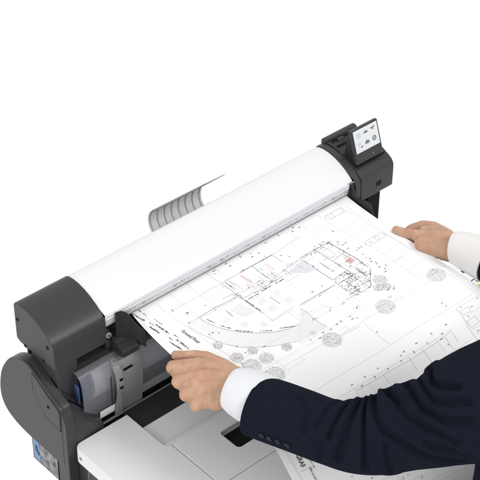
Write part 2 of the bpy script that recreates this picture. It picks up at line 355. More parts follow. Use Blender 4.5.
# lower body, label
box("lower_body", -.004, .895, -.035, .106, -.388, -.2965, DARK, machine, .0015)
box("label_frame", -.0048, -.003, .0115, .1050, -.3865, -.3100, BLACK, machine)
lb = box("service_label", -.0052, -.003, .0135, .1030, -.3835, -.3120, LABELGREY, machine)
box("label_strip", -.0056, -.0035, .0790, .1000, -.3810, -.3140, LABELBLUE, lb)
box("label_mark", -.0060, -.0040, .0850, .0940, -.3560, -.3380, INK['d'], lb)
box("label_mark", -.0060, -.0040, .0800, .0870, -.3640, -.3520, INK['d'], lb)
for a in (.060, .030): box("label_line", -.0058, -.0045, a, a+.001, -.3790, -.3200, INK['b'], lb)
box("base", .0065, .893, -.500, -.0355, -.62, -.274, DARK, machine, .002)
box("base_seam", .0058, .0065, -.085, -.083, -.45, -.275, FINLINE, machine)
box("foot", .010, .05, -.030, .010, -.42, -.3885, BLACK, machine, .003)
box("foot", .84, .88, -.030, .010, -.42, -.3885, BLACK, machine, .003)

# table top: three silver panels with real gaps over a dark bed
def rrect(x0, x1, y0, y1, r, corners=(1, 1, 1, 1), n=8):
    """ccw from (x0,y0)"""
    out = []
    for (cx, cy, a0), on in zip(((x0+r, y0+r, 180), (x1-r, y0+r, 270), (x1-r, y1-r, 0), (x0+r, y1-r, 90)), corners):
        if on:
            for k in range(n+1):
                a = math.radians(a0+90*k/n); out.append((cx+r*math.cos(a), cy+r*math.sin(a)))
        else: out.append({180: (x0, y0), 270: (x1, y0), 0: (x1, y1), 90: (x0, y1)}[a0])
    return out
TZ = -.235; TB = -.272
G = .0006
bed = box("table_bed", .012, .845, -.512, -.060, -.276, -.2555, BLACK, machine)
fr = .020
left = [(.1370, -.0515), (.1370, -.168)] + [(.1370+.0135*(1-math.cos(math.radians(a))), -.168-.0135*math.sin(math.radians(a))) for a in (20, 45, 70, 90)]
left[-1] = (.1505-G, -.1815)
left += [(.1505-G, -.5195)] + [(x, y) for x, y in rrect(-.006, .5, -.5195, -.0515, fr)[0:9]][::-1] + []
# trace outline: rear right -> down the recess side -> front -> around the outer corners
outline = [(.1370, -.0515), (.1370, -.166), (.1382, -.1735), (.1418, -.1790), (.1470, -.1815), (.1505-G, -.1820), (.1505-G, -.5195)]
rr = rrect(-.006, .5, -.5195, -.0515, fr)
outline += list(reversed(rr[0:9]))[::1]                    # front left corner
outline += list(reversed(rr[27:36]))                       # rear left corner
tl = prism_z("table_panel", outline, TB, TZ, SILVER, machine, .0022, 3, 40)
disc("panel_mark", (-.0062, -.0765, -.2535), (-1, 0, 0), .0042, .0003, GREYP, tl, 20)
mid = prism_z("tray_lid", [(.1505+G, -.1825), (.1505+G, -.3375), (.845, -.3375), (.845, -.1825)][::-1], -.2550, TZ, SILVER, machine)
cut = prism_z("cutter", rrect(.2470, .3750, -.2830, -.2215, .009), -.30, -.20, SILVER, None)
bmod = mid.modifiers.new("cut", 'BOOLEAN'); bmod.operation = 'DIFFERENCE'; bmod.object = cut; bmod.solver = 'EXACT'
bpy.context.view_layer.update()
# the cutter is in world space while the lid carries its parent's offset
dg = bpy.context.evaluated_depsgraph_get(); newme = bpy.data.meshes.new_from_object(mid.evaluated_get(dg))
mid.modifiers.clear(); old = mid.data; mid.data = newme; bpy.data.objects.remove(cut)
finish(mid, .0012, 2, 40)
pk = prism_z("pocket", rrect(.2440, .3780, -.2860, -.2185, .011), -.2700, -.2552, GLOSSBLACK, mid)
ring = rrect(.2478, .3742, -.2822, -.2223, .009); ring2 = rrect(.2500, .3720, -.2800, -.2245, .008)
nn_ = len(ring); v = [(x, y, -.2405) for x, y in ring]+[(x, y, -.2415) for x, y in ring2]
mesh("pocket_rim", v, [(i, (i+1) % nn_, nn_+(i+1) % nn_, nn_+i) for i in range(nn_)], GREYP, mid)
prism_z("tray_front", [(.1505+G, -.3387), (.1505+G, -.5195), (.845, -.5195), (.845, -.3387)][::-1], TB, TZ, SILVER, machine, .0015, 2)
# recessed finger tray: a shallow slope rising to the lip
tp = cr([(-.0985, -.2440), (-.120, -.2452), (-.145, -.2448), (-.162, -.2425), (-.172, -.2385), (-.1812, -.2372)], 4)
prism_x("finger_tray", tp+[(-.1812, -.256), (-.0985, -.256)], .1376, .845, SILVER2, machine)
prism_x("rear_panel", [(-.0980, -.2425), (-.0400, -.2390), (-.0380, -.2395), (-.0380, -.256), (-.0980, -.256)], .1376, .845, DARK2, machine, .0006)

# curved document guide behind the lid
FL_ = [(.205, -.058), (.214, -.052), (.221, -.044), (.2255, -.034), (.2268, -.022), (.2245, -.009), (.219, .003), (.213, .010), (.206, .0135)]
rg = sheet_x("rear_guide", cr(FL_, 4), .430, .585, .0015, FIN, machine)
for k in range(8):
    x = .4340+k*.0205
    sheet_x("rib", [(y+.0, z) for y, z in [(a-.0022, b) for a, b in cr(FL_, 4)]], x, x+.0005, .0017, FINLINE, rg)
v = []
for x, k in ((.4300, 1), (.59, .8), (.6400, .35)):
    v += [(x, .2065+a*k, .0135+b*k) for a, b in ((-.0016, -.0012), (-.0016, .0012), (.001, .0016), (.0040, -.0006), (.0030, -.0022))]
f = [(0, 1, 2, 3, 4), (14, 13, 12, 11, 10)]+[(5*s+i, 5*s+(i+1) % 5, 5*s+5+(i+1) % 5, 5*s+5+i) for s in (0, 1) for i in range(5)]
mesh("guide_bar", v, f, FINLINE, rg)
box("guide_foot", .44, .58, .130, .206, -.064, -.056, DARK2, rg)

# traced drawing in paper coordinates (0.1 mm), hand joints and sleeve paths in metres
LINES=[("a",5,[2684,297,2855,1165,2988,2214,3040,3197,3040,4320]),("a",5,[2130,509,2201,1297,2230,2369,2225,3442]),("a",4,[2280,262,2423,1434,2444,1838]),("a",5,[2213,4697,2238,5035,2245,5438]),("a",5,[2264,4785,2273,5190,2287,5464]),("a",5,[7999,211,8046,672,8210,2392,8262,3006,8301,3466,8273,4099,8224,4440]),("a",5,[8103,223,8148,569,8177,2271,8194,3010,8217,3959,8157,4501]),("a",4,[6232,613,6964,610,7310,615,7316,867]),("a",4,[6890,321,6882,541]),("a",4,[6469,360,6498,590]),("a",4,[6964,610,6959,818]),("a",5,[7393,284,7495,1228,7617,2121,7625,2405,7629,3243]),("a",5,[7521,962,8025,934]),("a",5,[7548,1254,8048,1229]),("a",5,[7617,2121,8149,2144]),("a",5,[7634,2458,8194,2468]),("a",5,[7615,2838,8169,2854]),("c",4,[7982,412,7992,557,7553,567,7502,514,7478,461,7495,410,7560,405,7621,416,7982,412]),("c",4,[7697,418,7655,565]),("b",4,[7556,442,7572,533]),("c",4,[7634,1580,8046,1585,8102,1611,8139,1690,8121,1733,8080,1756,7622,1748,7563,1710,7566,1642,7600,1595,7634,1580]),("c",4,[7864,1608,7960,1615,7957,1712,7838,1716,7864,1608]),("b",4,[7740,1613,7728,1719]),("c",6,[7678,1627,7693,1707]),("b",4,[8077,1657,8060,1730]),("b",5,[7009,1404,7071,1830,7069,2295,6656,2704,6254,2662]),("c",9,[6129,1045,6542,1059,6962,1071,7018,1394,7071,1830,7067,2217]),("c",6,[7069,2295,6656,2704,6254,2662,5971,2644]),("c",8,[6137,1133,6161,1552,6190,2006]),("c",7,[6190,2006,6648,2005]),("c",7,[6561,1103,6608,1498,6648,2005,6644,2147]),("c",5,[6625,1576,6951,1542,6961,1735]),("c",5,[6613,1651,6643,1932]),("d",8,[6362,1419,6387,1745]),("b",4,[6350,1639,6641,1654,6651,1769,6357,1772]),("c",8,[5651,2137,6121,2155]),("b",6,[6285,2172,6844,2193]),("c",6,[6176,2098,6189,2423,6254,2662]),("c",6,[6362,2155,6394,2582]),("c",6,[6589,2141,6635,2585]),("c",5,[6801,2113,6847,2496]),("c",5,[6223,2327,6945,2369]),("c",5,[6232,2502,6802,2541]),("c",5,[6355,2317,6785,2313]),("c",6,[6192,2175,6655,2199]),("b",4,[6790,1121,6824,1467,6642,1463,6600,1126,6790,1121]),("c",9,[4770,587,5114,596,5489,605,5697,606]),("r",5,[4789,583,5497,597,5705,597]),("r",6,[5697,606,5730,894]),("b",5,[5697,606,6597,550]),("c",6,[5114,596,5134,865,5167,1118]),("r",4,[5131,900,5153,1069]),("a",4,[5220,706,5246,1064]),("b",5,[4372,1034,4948,1101,5491,1119,6181,1086]),("c",6,[4301,1193,4890,1229,5451,1226]),("c",6,[4229,613,4273,887,4300,1146,4302,1241]),("c",7,[4342,1067,4301,1193]),("d",5,[5599,1067,5619,1301]),("c",5,[5693,1061,6079,1066]),("r",6,[4703,663,4786,1015]),("b",4,[4553,1024,5415,1041]),("b",4,[4562,1143,5449,1165]),("c",5,[4842,1058,4873,1312]),("b",4,[5337,1412,5782,1413]),("c",4,[5253,767,5076,767]),("a",4,[5747,907,6125,922]),("c",4,[5930,1129,5963,1317]),("r",4,[4689,905,4734,1145]),("r",4,[5334,807,5357,976]),("r",5,[4899,606,4779,611]),("b",4,[4436,1347,4724,1347]),("c",4,[6894,1205,6654,1198]),("c",4,[7048,1679,6866,1675]),("c",4,[7084,2015,6837,2015]),("b",4,[6719,1699,6778,2136]),("b",4,[6145,1220,6382,1227]),("a",4,[4273,887,5111,922]),("a",4,[3633,743,4477,786]),("r",6,[4737,651,4804,939]),("r",6,[5392,711,5435,968]),("d",6,[4796,1522,4823,1808]),("a",4,[5232,1525,5652,1550]),("a",4,[4236,1757,5417,1799]),("a",4,[5359,1133,5415,1676]),("b",4,[4128,205,4222,575]),("c",5,[4208,590,4761,598]),("a",4,[3371,527,4175,576]),("b",4,[4394,555,4439,830]),("a",4,[4368,192,4497,764]),("r",6,[4312,635,4379,884]),("r",4,[4313,761,4344,904]),("b",4,[4428,647,4499,1020]),("c",5,[3947,934,4102,952,4250,970]),("a",4,[3093,193,3159,451,3255,1020]),("a",4,[3573,193,3753,1219]),("a",4,[3064,465,3211,1040]),("b",4,[2874,576,3350,585,3796,588,4229,613]),("b",4,[2968,1033,3211,1040]),("c",8,[3211,1040,3605,1035,4029,1067,4332,1078]),("b",4,[3219,1078,4015,1108,4321,1117]),("c",8,[4302,1241,4316,1479,4357,1781]),("b",4,[4357,1781,4359,2091,4836,2105]),("b",4,[4301,2061,4984,2072]),("a",4,[4784,2100,4793,2461]),("a",4,[4898,2039,4895,2352]),("b",4,[3889,1289,4000,1640]),("b",4,[3953,1280,4058,1649]),("b",4,[4018,1271,4115,1658]),("b",4,[4082,1263,4172,1667]),("b",4,[4143,1258,4235,1664]),("b",4,[2863,1075,2905,1299,2970,1511,3133,1924,3322,2211,3555,2415,3947,2678,4399,2878]),("b",5,[3211,1040,3236,1235,3342,1481,3525,1787,3794,2074,4147,2345,4432,2461,4737,2520]),("c",4,[5060,2177,5085,2397,5055,2625,5099,2962]),("a",4,[5099,2962,4381,2897]),("c",5,[3788,1211,3787,1468]),("d",4,[3802,1276,3810,1441]),("c",8,[5123,2111,5492,2125,5864,2140,6121,2155]),("b",4,[5118,2147,5859,2177]),("a",4,[5105,2652,5501,2638,5869,2657,6221,2741]),("a",4,[5129,2475,5542,2473,5538,2630]),("a",4,[5477,2295,5479,2539]),("b",4,[5639,3399,5134,3344]),("a",4,[4332,2949,5125,3024,6000,3037,6321,3078]),("a",4,[4351,3080,5015,3138]),("a",5,[7467,3397,6543,3359,5791,3336,5279,3316,4078,3218]),("a",4,[5242,3205,5419,3204,5411,3331]),("a",4,[6024,2773,6169,2778,6157,2911]),("a",4,[6020,2564,6789,2615,6843,3044]),("a",5,[8085,4328,7436,4298,6578,4238,5419,4203,4223,4119,3583,4096]),("a",5,[5745,3404,5715,4196]),("a",5,[7650,2472,7900,2475]),("a",4,[7576,3411,7726,3418,7704,3528,7555,3520,7576,3411]),("a",4,[6775,3319,6894,3322,6879,3455,6744,3437,6775,3319]),("a",4,[7246,2332,7252,2555,7560,2590]),("a",4,[3085,2477,3656,2519,4170,2544]),("a",4,[3060,2963,4234,3053]),("a",4,[3658,3186,4078,3218,4098,3347,3645,3321]),("a",4,[3618,2561,3638,3388]),("b",5,[7503,4402,7398,4964,7399,5354]),("a",5,[7503,4402,7864,4423,8229,4465]),("a",5,[7444,4655,7984,4695]),("a",5,[7433,4985,7711,4995]),("b",4,[7512,4515,7755,4531,7719,4640,7504,4620,7512,4515]),("b",4,[7456,4781,7715,4780,7709,4934,7470,4942,7456,4781]),("b",4,[7481,5118,7597,5126]),("a",5,[4320,4554,4298,4816]),("a",5,[4660,4649,4668,4971]),("a",5,[5041,4658,5046,4885]),("a",5,[6580,4702,6582,5030]),("b",4,[6783,4788,6787,5085]),("b",4,[6996,4720,6991,5021]),("b",4,[6154,4703,6173,5075]),("b",4,[5783,4673,5767,4998]),("b",4,[4307,4630,4729,4668,5225,4696,5766,4749,6346,4769,6957,4763]),("a",4,[3938,4540,4253,4564,5174,4623,6123,4682,7051,4727]),("a",5,[7300,5138,6665,5112,6077,5102]),("b",4,[2527,5332,2329,5312]),("a",4,[2609,5079,2578,5419,2564,5656]),("a",4,[3787,6406,4228,6495]),("a",4,[4416,6793,4870,6888]),("a",4,[4858,7067,5517,7170]),("a",4,[5086,7209,5890,7331]),("a",4,[4162,6466,4245,6688])]
TICKS=[("d",[6649,265,6782,334,6567,337,7307,873,6880,996,6762,990,6641,981,7141,1190,7259,1327,7159,1339,7162,1494]),("d",[7359,1640,7427,1650,7273,1668,7279,1852,7293,2056,7245,2134,7303,2230,7256,2380,7399,2442,7310,2498,7250,2575,7025,3039,6985,3078,6865,3022]),("c",[7244,1980,7285,2279,6812,1779,6915,3004]),("r",[5337,315,4271,317]),("d",[5289,401,5492,397,5847,736,4315,252,4672,240,4707,331,5977,867,5073,255,5815,264,6211,257]),("d",[2874,576,3079,805,2942,1031,3095,803,3531,862,3071,1534,3157,1542,3254,1629,3717,2515,3106,2422,3303,2405,3289,2154,3051,2576]),("d",[5310,3045,4923,3023,4577,3010,4765,3097,5681,3058,5668,3146,5760,3188,5601,1996,5637,2190,5779,3761,5110,3070,5434,3039,5985,2963]),("c",[7424,4079,7419,4199]),("d",[4338,4473,4689,4489,5053,4500,5218,4638,4860,4619,4491,4615,5788,4527,6155,4535,6590,4552,7011,4573,6747,4951,6783,4686,6682,4771,5963,4661,5667,4567,5581,4658]),("r",[6354,4675]),("c",[7623,4442,7813,4576,7575,4707,8083,4496,7551,5072]),("d",[6399,1807,5886,1994,6176,1410,6292,2471,6224,2265]),("c",[4708,6881,4426,6650,4291,6647,4356,6460,3652,6255,3268,5987])]
BLOBS=[5458,598,4861,584,5137,848,5186,956,4975,1008,4856,1059,4952,1097,4890,1229,5310,1075,5741,1059,5861,1074,5583,1084,5549,1185,4300,1146,4259,1000,4262,1061,4199,712,4630,971,5315,1021,3641,1026,5092,2383,5055,2625,5501,2638,5869,2657,5995,2952,6175,1093,6371,1095,6561,1103,6611,1019,6756,1093,6955,1078,6974,1122,6558,1393,6148,1487,6601,1726,6966,1557,7014,1304,6419,2036,6436,1987,6894,1677,7050,1833,7055,2076,6950,2395,6579,2641,6263,2653,6189,2423,6195,2386,6393,2308,6509,2283,6566,2164,6517,2459,6649,2449,6658,2287,6821,2216,6385,2469,6772,2388,6753,2498,6396,2059,6225,2078,6836,1799,6771,1958,6676,1492,6766,1018,6413,2569,6647,2667,6964,2308,6639,2181,6474,2426,6859,2271,6890,2273,6800,2176,6515,2034,6406,2488,6841,2423,6632,2077,6322,2326,6526,2159,6683,2501,6405,2256,6892,2176,6418,2695,6375,2343,6502,2189,6338,2541,6298,2672,6641,2259,6598,2064,6611,2144,6346,2606,6522,2286,6242,2126,6918,2289,6388,2601,6318,2126,6412,2228,6789,2560,6348,2495,6553,1080,6407,1082,6495,1079,6296,1084,6472,1081,6953,1071,6931,1071,6669,1077,7019,1676,6998,1485,6964,1186,6990,1404,7051,2012,7061,2112,7003,1511,7052,2017,5236,1219,5142,1215,5106,1214,5219,1218,4751,1200,5153,1216,4653,1195,4894,1205]
TEXTS=[("d",30,[2082,209,2187,464]),("d",26,[2246,205,2309,377]),("d",18,[2403,550,2446,745]),("d",34,[2335,671,2395,1002]),("d",20,[2259,561,2280,653]),("d",32,[2188,650,2243,883]),("d",18,[2468,1099,2498,1224]),("d",20,[2337,1093,2356,1192]),("d",32,[2416,1221,2464,1585]),("d",30,[2268,1177,2328,1498]),("d",22,[3290,1173,3365,1375]),("d",22,[3406,1506,3537,1719]),("d",22,[3555,1793,3806,2061]),("d",22,[3932,2136,4153,2300]),("d",22,[4318,2353,4599,2513]),("d",22,[4396,1296,4674,1307]),("d",22,[4775,1291,5029,1300]),("d",22,[5138,1310,5394,1319]),("d",24,[4307,1267,4349,1678]),("d",16,[2632,5127,2618,5398]),("c",30,[2522,5340,2516,5648]),("d",20,[4301,628,4340,812]),("d",18,[6831,2053,6828,2394]),("d",18,[6558,1987,6577,2215]),("d",18,[6144,2590,6438,2600])]
TREES=[(6977,2672,154),(6922,2915,108),(6756,2829,108),(3014,1872,104),(3082,2384,134),(3457,2447,107),(3533,2785,152),(3156,2765,192),(3371,3244,204),(4067,2834,110),(4918,3298,212),(6460,3346,213),(7979,3389,212)]
SQUARES=[(4582,1503,96),(4995,1528,97),(5035,1862,96),(4611,1818,96),(3614,1441,84),(4145,2045,84),(3838,1790,84),(4755,2896,63),(6740,3204,43)]
HATCH=[5660,1194,6148,1121,6104,1516,5955,1515,5596,1230]
TERRACE=[5060,2177,5085,2397,5055,2625,5099,2962,4391,2886]
ARCOUT=[2863,1075,2905,1299,2970,1511,3133,1924,3322,2211,3555,2415,3947,2678,4399,2878]
ARCIN=[3211,1040,3236,1235,3342,1481,3525,1787,3794,2074,4147,2345,4432,2461,4737,2520]
REDSQ=[7013,1714,7003,1879,6836,1907,6845,1743]
BLOCKTXT=[2656,1110,2722,1600]
GRAFTXT=[2393,4984,2379,5265]
CREASES=[(4.75,2.88,[(352,-43.3),(349,-16.4),(345,7)]),(5.225,2.88,[(366,-47.5),(359,-12.1),(352,28.6)]),(4.275,2.88,[(379,-46.8),(377,-6.1),(370,37.6)]),(4.75,3.24,[(388,-54),(398,-7.2),(425,27.8),(458,60)]),(4.275,3.24,[(402,-56.3),(425,-12.2),(472,29.2)]),(4.75,3.24,[(420,-57.8),(446,-15.6),(484,13)]),(3.8,2.88,[(443,-57.3),(462,-22.8),(490,-2.6)]),(4.75,2.52,[(457,-72.6),(466,-40),(486,-20.7)]),(2.85,2.52,[(334,-34.7),(326,1.5)]),(3.325,2.88,[(398,8.9),(388,48.4)]),(2.85,2.88,[(415,-31.4),(402,-56.3)]),(2.375,2.52,[(300,-22.8),(312,-10.6),(316,13.5)]),(2.85,2.88,[(436,19.5),(470,49.2)]),(2.375,2.52,[(340,14.4),(334,37.6)])]
SLV=[(255,30.5),(259,31.5),(267,32.5),(278,33),(300,33),(330,33),(355,36),(380,38.5),(410,42),(440,47),(460,54),(482,58),(515,60),(560,62),(600,62)]; VS=1
LEFT_HAND=[("thumb",[(0.2087,-0.1315,-0.0573,0.01),(0.2195,-0.1447,-0.056,0.0106),(0.234,-0.1623,-0.0533,0.0122),(0.2434,-0.1857,-0.052,0.0163),(0.2478,-0.23,-0.0519,0.0222),(0.2475,-0.2636,-0.0504,0.0241)]),("index",[(0.2475,-0.2636,-0.0504,0.0241),(0.2317,-0.2238,-0.0492,0.0211),(0.2129,-0.1931,-0.0505,0.0192),(0.1967,-0.1748,-0.0532,0.0168),(0.1823,-0.1541,-0.06,0.0146),(0.1896,-0.1528,-0.0748,0.0122),(0.2143,-0.1566,-0.0788,0.0112)]),("middle",[(0.2343,-0.2815,-0.049,0.0239),(0.2113,-0.2533,-0.0463,0.0219),(0.1927,-0.229,-0.0464,0.02),(0.1791,-0.211,-0.0518,0.018),(0.1635,-0.1952,-0.0586,0.0156),(0.1741,-0.1947,-0.0749,0.0131),(0.206,-0.1914,-0.0803,0.0112)]),("ring",[(0.2182,-0.2965,-0.0503,0.0238),(0.1959,-0.2769,-0.0476,0.0218),(0.18,-0.2589,-0.0476,0.0198),(0.1676,-0.2459,-0.053,0.0175),(0.151,-0.2331,-0.0599,0.0151),(0.1652,-0.2299,-0.075,0.013),(0.1974,-0.2232,-0.0804,0.0111)]),("pinky",[(0.211,-0.3017,-0.053,0.0198),(0.1895,-0.2962,-0.0516,0.0197),(0.1752,-0.2855,-0.0516,0.0187),(0.1634,-0.2749,-0.0557,0.0164),(0.1481,-0.267,-0.0612,0.0146),(0.1661,-0.2596,-0.0737,0.0119),(0.1916,-0.2513,-0.0791,0.01)]),("palm",[(0.2259,-0.2366,-0.0586,0.0241),(0.1982,-0.2651,-0.0599,0.0259),(0.1776,-0.2585,-0.0626,0.0199),(0.1788,-0.2904,-0.0571,0.0178),(0.2011,-0.2949,-0.0544,0.0198)]),("web",[(0.188,-0.1912,-0.0559,0.0151),(0.168,-0.2209,-0.0558,0.016),(0.161,-0.2535,-0.0585,0.0169)]),("knuckles",[(0.1824,-0.1602,-0.0613,0.0122),(0.1672,-0.1985,-0.0599,0.0128),(0.1566,-0.2341,-0.0613,0.0135),(0.1555,-0.2659,-0.0612,0.0138)]),("webb",[(0.1977,-0.2017,-0.0518,0.0171),(0.1766,-0.2324,-0.0504,0.0179),(0.1699,-0.2615,-0.053,0.0178)]),("wristtop",[(0.2475,-0.2636,-0.0504,0.0241),(0.2512,-0.3102,-0.0449,0.0278)]),("wristlow",[(0.2173,-0.2976,-0.0517,0.0248),(0.223,-0.3414,-0.0461,0.0275)])]
RIGHT_HAND=[("thumb",[(0.8384,-0.1499,-0.0422,0.0096),(0.8432,-0.169,-0.0409,0.0103),(0.8516,-0.1884,-0.0397,0.012),(0.861,-0.213,-0.0385,0.0178),(0.8788,-0.2388,-0.0397,0.0222),(0.8952,-0.2657,-0.0409,0.0244)]),("thenar",[(0.8465,-0.2251,-0.0409,0.0206),(0.854,-0.2436,-0.0397,0.0228),(0.8648,-0.2726,-0.0409,0.0242),(0.8815,-0.3017,-0.0408,0.0264)]),("web",[(0.8833,-0.193,-0.0458,0.0146),(0.9007,-0.2133,-0.0458,0.019),(0.9066,-0.2381,-0.0458,0.0201)]),("index",[(0.9103,-0.2351,-0.0494,0.0201),(0.9103,-0.1959,-0.0506,0.0187),(0.9041,-0.1713,-0.053,0.0142),(0.8815,-0.1574,-0.0567,0.0113),(0.863,-0.1553,-0.0628,0.0104),(0.8519,-0.1447,-0.0689,0.0095)]),("middle",[(0.9072,-0.2385,-0.0543,0.0201),(0.9031,-0.2062,-0.0567,0.018),(0.895,-0.1807,-0.0615,0.0135),(0.8732,-0.1677,-0.0664,0.0113),(0.854,-0.1648,-0.0726,0.0104)]),("ring",[(0.8961,-0.2488,-0.0568,0.0201),(0.8906,-0.2181,-0.0604,0.0179),(0.8826,-0.1957,-0.0665,0.0135),(0.8656,-0.1847,-0.0726,0.0112),(0.8466,-0.1817,-0.0789,0.0101)]),("pinky",[(0.8827,-0.2611,-0.0568,0.0189),(0.8737,-0.2399,-0.0617,0.0156),(0.8665,-0.223,-0.0679,0.0123),(0.8529,-0.215,-0.0741,0.0103),(0.8399,-0.2094,-0.0791,0.0089)]),("wristtop",[(0.8969,-0.247,-0.047,0.0211),(0.9063,-0.274,-0.0446,0.0266),(0.9082,-0.313,-0.0396,0.0286)]),("wristlow",[(0.8741,-0.2676,-0.0458,0.0232),(0.8834,-0.2944,-0.0433,0.0264),(0.8867,-0.332,-0.0396,0.0284)])]
LEFT_CUFF=[(0.2001,-0.3108,-0.0185,0.0411),(0.2034,-0.3219,-0.0181,0.0470),(0.2087,-0.3364,-0.0192,0.0518),(0.2162,-0.3544,-0.0219,0.0546),(0.2288,-0.3868,-0.0256,0.0544)]
LEFT_SLEEVE=[(0.2095,-0.3706,-0.0302,0.0593),(0.2121,-0.3793,-0.0297,0.0612),(0.2181,-0.3956,-0.0272,0.0630),(0.2236,-0.4208,-0.0220,0.0636),(0.2361,-0.4690,-0.0165,0.0631),(0.2546,-0.5317,-0.0117,0.0625),(0.2700,-0.5822,0.0023,0.0675),(0.2947,-0.6221,0.0182,0.0717),(0.3254,-0.6664,0.0514,0.0774),(0.3551,-0.7102,0.0844,0.0858),(0.3771,-0.7360,0.1115,0.0979),(0.3953,-0.7684,0.1453,0.1040),(0.4308,-0.8093,0.1860,0.1065),(0.4843,-0.8567,0.2526,0.1085),(0.5338,-0.8958,0.3074,0.1073)]
RIGHT_CUFF=[(0.8658,-0.2960,-0.0222,0.0357),(0.8688,-0.3048,-0.0199,0.0382),(0.8764,-0.3214,-0.0211,0.0425),(0.8851,-0.3487,-0.0234,0.0468),(0.8864,-0.3817,-0.0212,0.0476)]
RIGHT_SLEEVE=[(0.8935,-0.3642,-0.0228,0.0489),(0.8950,-0.3744,-0.0231,0.0510),(0.8984,-0.4415,-0.0193,0.0600),(0.8944,-0.5664,-0.0119,0.0712),(0.8923,-0.7213,0.0010,0.0853),(0.8729,-0.8250,0.0481,0.0984),(0.8288,-0.9265,0.1577,0.1050),(0.8184,-0.9892,0.2524,0.1051)]
# ================================================================= THE DRAWING
SX0,SX1=.208,.839
def _tab(z0,a0,a1):
    out=[];y,z=.03,z0;ds=.005;s=0
    for i in range(241):
        out.append((y,z))
        k=min(1,max(0,(s-.435)/.05));k=k*k*(3-2*k)
        k2=min(1,max(0,(s-.52)/.3));k2=k2*k2*(3-2*k2)
        a=a0+(a1-a0)*k+(1.32-a1)*k2
        y-=ds*math.cos(a);z-=ds*math.sin(a);s+=ds
    return out
_T0=_tab(-.0555,.088,.80);_T1=_tab(-.0425,.028,.50)
def paper_point(x,s):
    t=(x-SX0)/(SX1-SX0);f=s/.005;i=min(max(int(f),0),239);f-=i
    q=[]
    for T in(_T0,_T1):
        q.append([T[i][k]*(1-f)+T[i+1][k]*f for k in(0,1)])
    lift=(.0215-.0125*t)*math.exp(-max(s-.02,0)/.06)
    return (x,q[0][0]*(1-t)+q[1][0]*t,q[0][1]*(1-t)+q[1][1]*t+lift)

NU, NS = 40, 190; SL = .96
pv = []; pf = []; pi = []
for j in range(NS+1):
    s = -.02+(SL+.02)*j/NS
    for i in range(NU+1): pv.append(paper_point(SX0+(SX1-SX0)*i/NU, s))
for j in range(NS):
    for i in range(NU):
        a = j*(NU+1)+i; pf.append((a, a+1, a+NU+2, a+NU+1)); pi.append(0)
CODES = ['a', 'b', 'c', 'd', 'r', 'p', 't']
def on_paper(x, s, off=.0003):
    e = .002; p = Vector(paper_point(x, s)); a = Vector(paper_point(x+e, s))-p; b = Vector(paper_point(x, s+e))-p
    n = a.cross(b).normalized()
    if n.z < 0: n = -n
    return tuple(p+n*off)
def ipoly(pts, code, off=.0003):
    i = len(pv); pv.extend([on_paper(x, s, off) for x, s in pts]); pf.append(tuple(range(i, len(pv)))); pi.append(1+CODES.index(code))
def stroke(pts, w, code, off=.0003):
    """a ribbon of ink along a polyline"""
    for (x0, s0), (x1, s1) in zip(pts[:-1], pts[1:]):
        L = math.hypot(x1-x0, s1-s0)
        if L < 1e-6: continue
        dx, ds = (x1-x0)/L*w/2, (s1-s0)/L*w/2
        k = max(1, math.ceil(L/(.008 if max(s0, s1) > .42 or min(s0, s1) < .22 else .04)))
        for q in range(k):
            a, b = q/k, (q+1)/k
            xa, sa, xb, sb = x0+(x1-x0)*a, s0+(s1-s0)*a, x0+(x1-x0)*b, s0+(s1-s0)*b
            ipoly([(xa-ds, sa+dx), (xa+ds, sa-dx), (xb+ds, sb-dx), (xb-ds, sb+dx)], code, off)
def pairs(l): return [(l[i]/1e4, l[i+1]/1e4) for i in range(0, len(l), 2)]
rd = random.Random(11)
for c, w, l in LINES: stroke(pairs(l), max(w, 4)/1e4*(1.3 if c == 'a' else 1.6), c)
for c, l in TICKS:
    for x, s in pairs(l):
        n = rd.choice((2, 3, 3)); vert = rd.random() < .25
        for k in range(n):
            o = (k-(n-1)/2)*.0022
            if vert: stroke([(x-.0011, s+o), (x+.0011, s+o)], .0014, c, .0004)
            else: stroke([(x+o, s-.0011), (x+o+.0004, s+.0012)], .0013, c, .0004)
bl = pairs(BLOBS)
for x, s in bl:
    for k in range(rd.randint(3, 5)):
        a, b = rd.gauss(0, .0035), rd.gauss(0, .0035); h = rd.random() < .5; L = rd.uniform(.0015, .005)
        stroke([(x+a, s+b), (x+a+(L if h else 0), s+b+(0 if h else L))], rd.uniform(.0005, .0011), rd.choice('dccd'), .0005)
def scribble(x0, s0, x1, s1, h, code):
    """illegible small lettering along a baseline"""
    L = math.hypot(x1-x0, s1-s0); ux, us = (x1-x0)/L, (s1-s0)/L; nx, ns = us, -ux
    if nx < 0: nx, ns = -nx, -ns
    t = 0
    while t < L:
        cw = h*rd.uniform(.35, .6)
        if rd.random() < .1: t += cw; continue
        x, s = x0+ux*t, s0+us*t; hh = h*rd.choice((.65, .65, .7, 1))
        g = lambda a, b: (x+ux*a*cw+nx*b*hh, s+us*a*cw+ns*b*hh)
        w = h*.22; k = rd.randint(0, 4)
        if k == 0: stroke([g(0, 0), g(0, 1)], w, code, .0005); stroke([g(0, .9), g(.7, .9), g(.7, 0)], w, code, .0005)
        elif k == 1: stroke([g(0, .1), g(0, .9), g(.7, .9), g(.7, .1), g(0, .1)], w, code, .0005)
        elif k == 2: stroke([g(.7, .9), g(0, .8), g(.7, .35), g(0, .05)], w, code, .0005)
        elif k == 3: stroke([g(.1, 0), g(.1, 1)], w, code, .0005)
        else: stroke([g(0, .5), g(.7, .5), g(.6, .95), g(0, .8), g(0, .1), g(.7, .1)], w, code, .0005)
        t += cw*1.15
for c, h, l in TEXTS:
    (x0, s0), (x1, s1) = pairs(l); scribble(x0, s0, x1, s1, h/1e4*1.4, c)
